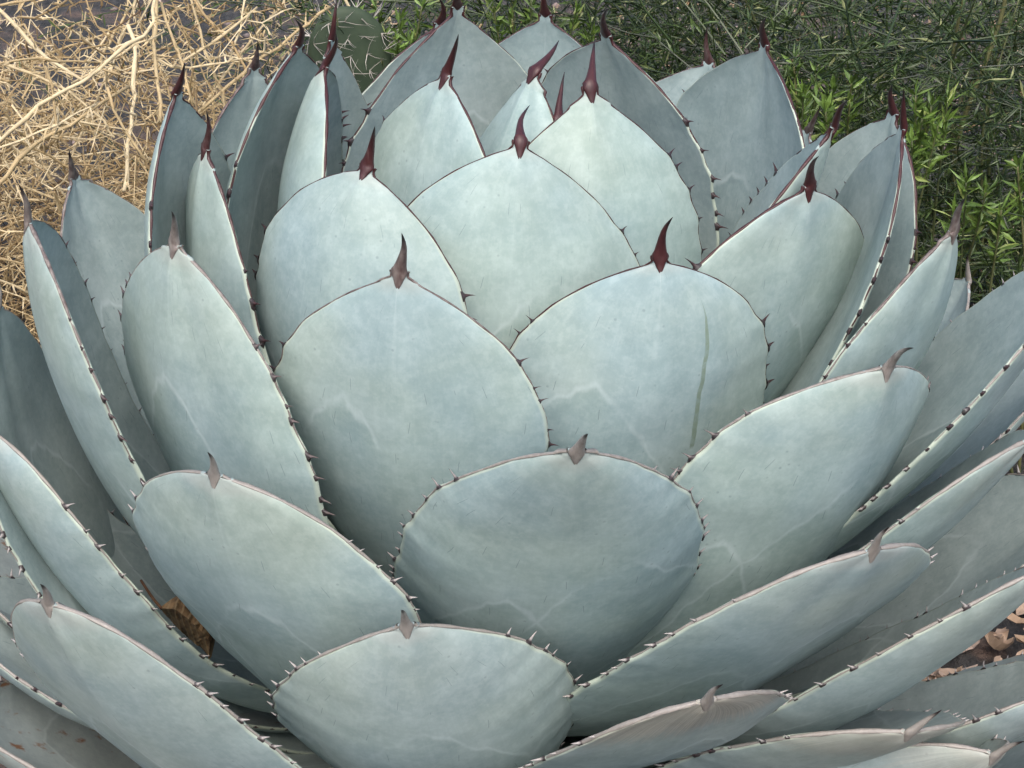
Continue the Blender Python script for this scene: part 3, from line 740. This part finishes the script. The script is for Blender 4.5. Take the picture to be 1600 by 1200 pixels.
# ------------------------------------------------------------------ dead thorny shrub behind the agave on the left
M_STRAW = mat_rnd("straw_bark", [(.17, .105, .05), (.42, .30, .145), (.64, .50, .28), (.76, .63, .40)], .7)
shrub = bpy.data.objects.new("dry_thorny_shrub", None); col.objects.link(shrub)
shrub.location = (-.62, .75, 0)
tag(shrub, "dead straw-coloured thorny shrub, a tangle of bare twigs behind the agave", "shrub")
O = np.array([-.62, .75, 0.])
STEMS = [   # (points, radius at start, at end)
    ([(-0.530, 0.364, 0.379), (-0.474, 0.379, 0.428), (-0.435, 0.398, 0.450), (-0.400, 0.436, 0.473), (-0.386, 0.476, 0.490), (-0.389, 0.536, 0.524)], .0030, .0032),
    ([(-0.523, 0.330, 0.340), (-0.488, 0.348, 0.385), (-0.460, 0.375, 0.403), (-0.429, 0.413, 0.421), (-0.408, 0.453, 0.427)], .0034, .0026),
    ([(-0.562, 0.464, 0.451), (-0.511, 0.477, 0.431), (-0.470, 0.464, 0.417), (-0.434, 0.447, 0.397), (-0.419, 0.436, 0.382)], .0026, .0020),
    ([(-0.533, 0.435, 0.510), (-0.506, 0.439, 0.486), (-0.478, 0.430, 0.460), (-0.441, 0.416, 0.443)], .0034, .0026),
    ([(-0.397, 0.553, 0.514), (-0.396, 0.518, 0.456), (-0.388, 0.490, 0.424), (-0.380, 0.461, 0.393)], .0036, .0034),
    ([(-0.390, 0.634, 0.491), (-0.363, 0.614, 0.468), (-0.332, 0.592, 0.441), (-0.306, 0.568, 0.410)], .0028, .0024),
    ([(-0.415, 0.402, 0.444), (-0.398, 0.394, 0.402), (-0.377, 0.390, 0.373)], .0026, .0020),
    ([(-0.394, 0.549, 0.492), (-0.379, 0.525, 0.465), (-0.363, 0.501, 0.442), (-0.351, 0.482, 0.405)], .0028, .0024),
    ([(-0.396, 0.514, 0.442), (-0.358, 0.521, 0.433), (-0.304, 0.555, 0.438), (-0.286, 0.569, 0.439)], .0022, .0016),
    ([(-0.464, 0.449, 0.431), (-0.416, 0.470, 0.457), (-0.382, 0.505, 0.475)], .0022, .0016),
    ([(-0.352, 0.530, 0.386), (-0.314, 0.569, 0.419), (-0.275, 0.624, 0.442), (-0.236, 0.678, 0.469)], .0030, .0026),
    ([(-0.380, 0.557, 0.428), (-0.339, 0.594, 0.451), (-0.309, 0.646, 0.470)], .0028, .0020),
    ([(-0.511, 0.357, 0.472), (-0.474, 0.391, 0.469), (-0.435, 0.423, 0.460), (-0.417, 0.447, 0.454)], .0020, .0016),
    ([(-0.501, 0.337, 0.398), (-0.452, 0.360, 0.416), (-0.424, 0.394, 0.427)], .0020, .0014),
    ([(-0.484, 0.447, 0.447), (-0.475, 0.430, 0.417), (-0.469, 0.410, 0.384)], .0022, .0018),
    ([(-0.441, 0.591, 0.456), (-0.430, 0.562, 0.416), (-0.422, 0.507, 0.370), (-0.417, 0.448, 0.320)], .0038, .0034),
    ([(-0.236, 0.762, 0.472), (-0.213, 0.756, 0.437), (-0.187, 0.728, 0.396), (-0.172, 0.702, 0.369)], .0030, .0028),
    ([(-0.250, 0.722, 0.400), (-0.219, 0.712, 0.387), (-0.191, 0.701, 0.373)], .0022, .0016),
    ([(-0.502, 0.262, 0.323), (-0.478, 0.277, 0.308), (-0.460, 0.289, 0.295)], .0020, .0014),
    ([(-0.492, 0.218, 0.319), (-0.468, 0.243, 0.301), (-0.453, 0.261, 0.278)], .0022, .0016),
    ([(-0.506, 0.392, 0.518), (-0.484, 0.401, 0.523), (-0.451, 0.436, 0.532)], .0022, .0018),
    ([(-0.496, 0.413, 0.502), (-0.471, 0.423, 0.507), (-0.448, 0.445, 0.521)], .0018, .0014),
    ([(-0.327, 0.666, 0.480), (-0.330, 0.637, 0.448), (-0.336, 0.608, 0.423)], .0020, .0016),
    ([(-0.462, 0.513, 0.512), (-0.445, 0.489, 0.480), (-0.419, 0.482, 0.464)], .0018, .0014),
]
for _ in range(150):
    # random arching stems, rising from the foot of the bush
    b = np.array([rng.uniform(-1.15, -.28), rng.uniform(.45, 1.15), rng.uniform(.0, .35)])
    a = rng.uniform(0, 6.28); L = rng.uniform(.22, .6); e = rng.uniform(-.25, 1.2)
    d = np.array([math.cos(a) * math.cos(e), math.sin(a) * math.cos(e) * .6, math.sin(e)])
    pts = [b]
    for i in range(3):
        d = d + rng.normal(size=3) * .28; d /= np.linalg.norm(d); pts.append(pts[-1] + d * L / 3)
    if any(math.hypot(q[0], q[1]) < .5 and q[2] < .65 for q in pts): continue
    r = rng.choice([.0014, .0019, .0026, .0034]); STEMS.append((pts, r, r * .6))
for pts, r0, r1 in STEMS:
    path = resample(pts, .016) - O
    path = path + rng.normal(size=path.shape) * .0012
    r0, r1 = r0 * .6, r1 * .6
    v, f = tube(path, r0, r1, 7, .28)
    tone = rng.uniform(.25, 1)
    st = build_multi("stem", [(v, f, tone)], M_STRAW, shrub, True)
    idx_ = np.repeat(np.arange(1, len(path) - 1), 4); idx_ = idx_[rng.random(len(idx_)) < .8]
    if len(idx_):
        n_ = len(idx_); fr_ = rng.random(n_)[:, None]
        g_ = spikes(path[idx_] * (1 - fr_) + path[idx_ + 1] * fr_, rng.normal(size=(n_, 3)), r0 * 1.2 + .003 + rng.uniform(.004, .024, n_) * rng.random(n_), rng.uniform(.0008, .0015, n_), np.clip(tone + rng.normal(size=n_) * .15, 0, 1))
        tag(batch("thorns", [g_], M_STRAW, st), kind="stuff")
tw = []; SP = []; SD = []; ST = []
for _ in range(3200):      # fine broken twigs filling the bush
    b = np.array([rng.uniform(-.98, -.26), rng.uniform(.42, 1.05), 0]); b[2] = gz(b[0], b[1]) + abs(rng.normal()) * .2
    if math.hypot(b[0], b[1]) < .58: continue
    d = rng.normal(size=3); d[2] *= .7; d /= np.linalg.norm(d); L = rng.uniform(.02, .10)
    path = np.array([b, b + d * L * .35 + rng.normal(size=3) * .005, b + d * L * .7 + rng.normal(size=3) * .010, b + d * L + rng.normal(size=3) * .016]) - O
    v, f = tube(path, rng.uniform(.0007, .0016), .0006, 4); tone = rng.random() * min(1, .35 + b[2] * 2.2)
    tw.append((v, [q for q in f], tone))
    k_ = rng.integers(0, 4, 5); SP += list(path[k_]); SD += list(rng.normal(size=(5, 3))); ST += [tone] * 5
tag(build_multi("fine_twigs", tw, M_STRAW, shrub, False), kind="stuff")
n_ = len(SP); tag(batch("fine_thorns", [spikes(SP, SD, rng.uniform(.006, .02, n_), np.full(n_, .0008), ST)], M_STRAW, shrub), kind="stuff")

# ------------------------------------------------------------------ green shrubs behind the agave
M_GREEN = mat_foliage("wiry_green", (.006, .017, .004), (.080, .125, .032), (.28, .30, .13))
M_BRIGHT = mat_foliage("fresh_green", (.045, .085, .014), (.15, .24, .045), (.26, .32, .09))
M_OLIVE = mat_rnd("olive_stem", [(.055, .075, .03), (.10, .12, .045), (.20, .19, .08)], .6)

def wiry_shrub(label, center, spread, n_stem, n_thin, seed_):
    root = bpy.data.objects.new("wiry_shrub", None); col.objects.link(root); root.location = center
    tag(root, label, "shrub")
    C0 = np.array(center, float); fol = []; LP = []; LD = []
    for s_ in range(n_stem + n_thin):
        thick = s_ < n_stem
        if thick:
            b = np.array([rng.normal() * .05, rng.normal() * .04, 0]); a = rng.uniform(0, 6.28); e = rng.uniform(.5, 1.45); L = rng.uniform(.4, .75)
        else:
            b = np.array([rng.uniform(-1, 1) * spread[0], rng.uniform(-1, 1) * spread[1], rng.uniform(.0, spread[2])]); a = rng.uniform(0, 6.28); e = rng.normal() * .5 + .15; L = rng.uniform(.12, .42)
        d = np.array([math.cos(a) * math.cos(e), math.sin(a) * math.cos(e), math.sin(e)]); pts = [b]
        for i in range(4):
            d = d + rng.normal(size=3) * .2; d /= np.linalg.norm(d); pts.append(pts[-1] + d * L / 4)
        W_ = np.array(pts) + C0
        if any(np.hypot(q[0], q[1]) < .36 + .25 * max(0, min(1, (q[2]) / .45)) and q[2] < .62 for q in W_): continue
        path = resample(pts, .02); path[:, 2] = np.maximum(path[:, 2], .003)
        r = rng.uniform(.0022, .0042) if thick else rng.uniform(.0007, .0013)
        v, f = tube(path, r, r * .45, 6 if thick else 4)
        if thick: build_multi("stem", [(v, f, rng.random())], M_OLIVE, root, True)
        else: fol.append((v, f, rng.random() * .45))
        m_ = len(path); id_ = np.repeat(np.arange(2, m_), 4 if not thick else 1); id_ = id_[rng.random(len(id_)) < .55]
        dd = unit(path[id_] - path[id_ - 1]) + rng.normal(size=(len(id_), 3)) * .65
        LP += list(path[id_]); LD += list(dd)
    n_ = len(LP)
    lv = leaflets(LP, LD, rng.uniform(.008, .028, n_), rng.uniform(.0006, .0019, n_), rng.uniform(-.2, .3, n_))
    tag(batch("foliage", [lv], M_GREEN, root), kind="stuff")
    tag(build_multi("thin_stems", fol, M_GREEN, root, False), kind="stuff")
    return root

wiry_shrub("dark wiry green shrub filling the space behind the agave's right side", (.52, .82, 0), (.48, .30, .50), 38, 2300, 1)
wiry_shrub("sparser wiry green shrub behind the tip of the agave rosette", (.08, .98, 0), (.38, .24, .52), 18, 900, 2)

def sprig_plant(label, tips, base, group=None):
    root = bpy.data.objects.new("leafy_sprig", None); col.objects.link(root); root.location = base
    tag(root, label, "sprig", group)
    B0 = np.array(base, float); LP = []; LD = []
    for tip in tips:
        t = np.array(tip, float) - B0; b = np.array([rng.normal() * .02, rng.normal() * .02, 0.])
        mid = b * .4 + t * .6 + rng.normal(size=3) * .015; mid[2] = t[2] * .55
        path = resample([b, mid, t], .008)
        v, f = tube(path, .0022, .0010, 5)
        build_multi("stem", [(v, f, rng.random())], M_OLIVE, root, True)
        for i in range(max(2, len(path) - 9), len(path)):
            up = path[min(i + 1, len(path) - 1)] - path[i - 1]; up = up / (np.linalg.norm(up) + 1e-9)
            LP += [path[i]] * 5; LD += list(up * rng.uniform(.3, 1.0, (5, 1)) + rng.normal(size=(5, 3)) * .55)
    n_ = len(LP)
    tag(batch("foliage", [leaflets(LP, LD, rng.uniform(.012, .026, n_), rng.uniform(.0014, .0027, n_), rng.uniform(-.15, .2, n_))], M_BRIGHT, root), kind="stuff")
    return root
SG = "bright leafy sprigs among the shrubs"
sprig_plant("bright green leafy sprigs beside the prickly pear pad", [(-0.185, 0.713, 0.459), (-0.157, 0.684, 0.456), (-0.134, 0.709, 0.466), (-0.109, 0.668, 0.459), (-0.144, 0.660, 0.438), (-0.176, 0.698, 0.434), (-0.090, 0.721, 0.462), (-0.210, 0.739, 0.448), (-0.120, 0.681, 0.430)], (-.16, .78, 0), SG)
sprig_plant("bright green leafy sprigs just right of the tall back leaf of the agave", [(0.271, 0.564, 0.459), (0.291, 0.538, 0.457), (0.308, 0.531, 0.443), (0.276, 0.516, 0.442), (0.331, 0.548, 0.446), (0.260, 0.539, 0.438), (0.300, 0.507, 0.426)], (.36, .66, 0), SG)
sprig_plant("yellow-green sprigs to the right of the paired dark spines", [(0.378, 0.465, 0.459), (0.394, 0.459, 0.451), (0.411, 0.466, 0.454), (0.384, 0.448, 0.441), (0.374, 0.434, 0.422), (0.402, 0.452, 0.434)], (.47, .58, 0), SG)
sprig_plant("low green sprigs over the leaf litter at the right edge", [(0.419, 0.382, 0.399), (0.437, 0.374, 0.393), (0.405, 0.357, 0.378), (0.452, 0.364, 0.379), (0.478, 0.419, 0.406)], (.56, .5, 0), SG)
sprig_plant("green sprigs at the top behind the middle spine", [(-0.055, 0.772, 0.456), (-0.031, 0.750, 0.448), (-0.010, 0.775, 0.466), (0.044, 0.772, 0.454), (0.063, 0.748, 0.442)], (.03, .86, 0), SG)

# ------------------------------------------------------------------ prickly pear
M_PAD = mat_simple("pad_skin", (.035, .055, .032), (.058, .082, .048), 30, .6, .2, .002)
M_PSP = mat_simple("pad_spines", (.42, .39, .34), (.6, .56, .5), 60, .6, 0)
pear = bpy.data.objects.new("prickly_pear", None); col.objects.link(pear); pear.location = (-.30, .88, 0)
tag(pear, "dark green prickly pear with pale spines behind the dry twigs", "cactus")
def pad(center, hw, hh, th, rz, tilt):
    nv, nr = 20, 7; V = []
    for i in range(nr + 1):
        a = math.pi * (i / nr - .5)
        for j in range(nv):
            b = 2 * math.pi * j / nv
            y = math.sin(a) * th * (1 if i not in (0,) else 1)
            rr = math.cos(a) ** .45 if 0 < i < nr else .0001
            zz = math.sin(b) * rr; xx = math.cos(b) * rr * (1 - .16 * (1 - zz) * .5)
            V.append((xx * hw, y, zz * hh))
    F = [(i * nv + j, i * nv + (j + 1) % nv, (i + 1) * nv + (j + 1) % nv, (i + 1) * nv + j) for i in range(nr) for j in range(nv)]
    M = Matrix.Rotation(rz, 3, 'Z') @ Matrix.Rotation(tilt, 3, 'Y')
    o = obj("pad", mesh("pad", V, F, M_PAD), pear); o.matrix_local = Matrix.Translation(center) @ M.to_4x4()
    sp = []
    for a_ in np.linspace(-.75, .75, 5):
        for b_ in np.linspace(-.75, .75, 6):
            if a_ * a_ + b_ * b_ > .8: continue
            for sgn in (-1, 1):
                p = np.array([a_ * hw, sgn * th * math.sqrt(max(.1, 1 - (a_ * a_ + b_ * b_) ** 2)), b_ * hh])
                for _k in range(4):
                    d = np.array([rng.normal() * .7, sgn * 1.0, rng.normal() * .7]); sv, sf = spike(p, d, rng.uniform(.012, .032), .0005, .02); sp.append((sv, sf, 0.))
    for a_ in np.linspace(0, 6.28, 16):
        p = np.array([math.cos(a_) * hw * .97, 0, math.sin(a_) * hh * .97])
        for _k in range(4):
            d = p / np.linalg.norm(p) + rng.normal(size=3) * .5; sv, sf = spike(p, d, rng.uniform(.012, .035), .0005, .02); sp.append((sv, sf, 0.))
    tag(build_multi("spines", sp, M_PSP, o, False), kind="stuff")
_pc = np.array((-0.213, 0.686, 0.403)) - np.array([-.30, .88, 0])
pad(Vector(_pc), .052, .066, .009, .25, -.15)
pad(Vector((_pc[0] - .02, _pc[1] + .01, _pc[2] - .125)), .05, .07, .011, -.2, .15)
pad(Vector((_pc[0] - .03, _pc[1] + .02, _pc[2] - .25)), .055, .075, .014, .1, .05)
pad(Vector((_pc[0] - .10, _pc[1] + .03, .07)), .055, .075, .014, .5, -.35)

# ------------------------------------------------------------------ dead leaf lodged in the rosette
def mat_dead():
    g = NT("dead_leaf"); P = g.coord()
    a = g.noise(P, 70, 4, .65); w = g.n("ShaderNodeTexWave"); w.inputs["Scale"].default_value = 55; w.inputs["Distortion"].default_value = 2.5; g.l(P, w.inputs["Vector"])
    c = g.mix(g.ramp(a, .3, .7), (.13, .075, .035), (.36, .235, .12)); c = g.mix(g.ramp(w.outputs["Fac"], .75, .95, 0, .5), c, (.45, .33, .19))
    g.l(c, g.b.inputs["Base Color"]); g.b.inputs["Roughness"].default_value = .75
    g.l(g.bump(g.math('ADD', a, w.outputs["Fac"]), .5, .0015), g.b.inputs["Normal"]); return g.m
M_DEAD = mat_dead()
dl = bpy.data.objects.new("dead_leaf", None); col.objects.link(dl)
dl.location = (-0.229, -0.105, 0.192)
tag(dl, "curled brown dead leaf with a thin stalk lodged between agave leaves", "dead leaf")
D0 = np.array(dl.location)
ctrl = np.array([   # rows from stalk to tip, columns across
    [(-0.249, -0.131, 0.224), (-0.249, -0.132, 0.225), (-0.248, -0.132, 0.226)],
    [(-0.247, -0.123, 0.211), (-0.236, -0.140, 0.230), (-0.237, -0.109, 0.224)],
    [(-0.240, -0.123, 0.202), (-0.225, -0.147, 0.227), (-0.229, -0.122, 0.221)],
    [(-0.232, -0.126, 0.195), (-0.217, -0.151, 0.221), (-0.219, -0.119, 0.218)],
    [(-0.223, -0.131, 0.193), (-0.211, -0.151, 0.213), (-0.210, -0.127, 0.211)],
    [(-0.214, -0.141, 0.191), (-0.214, -0.143, 0.191), (-0.213, -0.142, 0.192)]])
def bez(grid, nu, nv):
    out = []; R = []
    for j in range(3):
        pts = grid[:, j]; tt = np.linspace(0, len(pts) - 1, nu); k = np.arange(len(pts))
        R.append(np.stack([np.interp(tt, k, pts[:, c]) for c in range(3)], 1))
    for i in range(nu):
        a, b, c = R[0][i], R[1][i], R[2][i]; th = b - (a + c) / 2
        for v in np.linspace(0, 1, nv):
            e_ = abs(2 * v - 1); wv = .0035 * e_ ** 2 * math.sin(i * .9 + 4 * v) + .0012 * math.sin(i * 2.1 + 9 * v)
            out.append((a * (1 - 2 * v) + b * 2 * v if v < .5 else b * (2 - 2 * v) + c * (2 * v - 1)) + th / (np.linalg.norm(th) + 1e-9) * wv * min(1, min(i, nu - 1 - i) / 3))
    return np.array(out)
nu, nv = 22, 9
V = bez(ctrl, nu, nv) - D0
F = [(i * nv + j, i * nv + j + 1, (i + 1) * nv + j + 1, (i + 1) * nv + j) for i in range(nu - 1) for j in range(nv - 1)]
bl = obj("blade", mesh("blade", V, F, M_DEAD, False), dl)
md = bl.modifiers.new("thickness", 'SOLIDIFY'); md.thickness = .0006
v, f = tube(resample([(-0.248, -0.133, 0.225), (-0.255, -0.125, 0.226), (-0.263, -0.114, 0.227), (-0.270, -0.103, 0.227)], .004) - D0, .0012, .0010, 6)
build_multi("stalk", [(v, f, .3)], mat_rnd("stalk_bark", [(.12, .06, .03), (.2, .09, .05)]), dl, True)
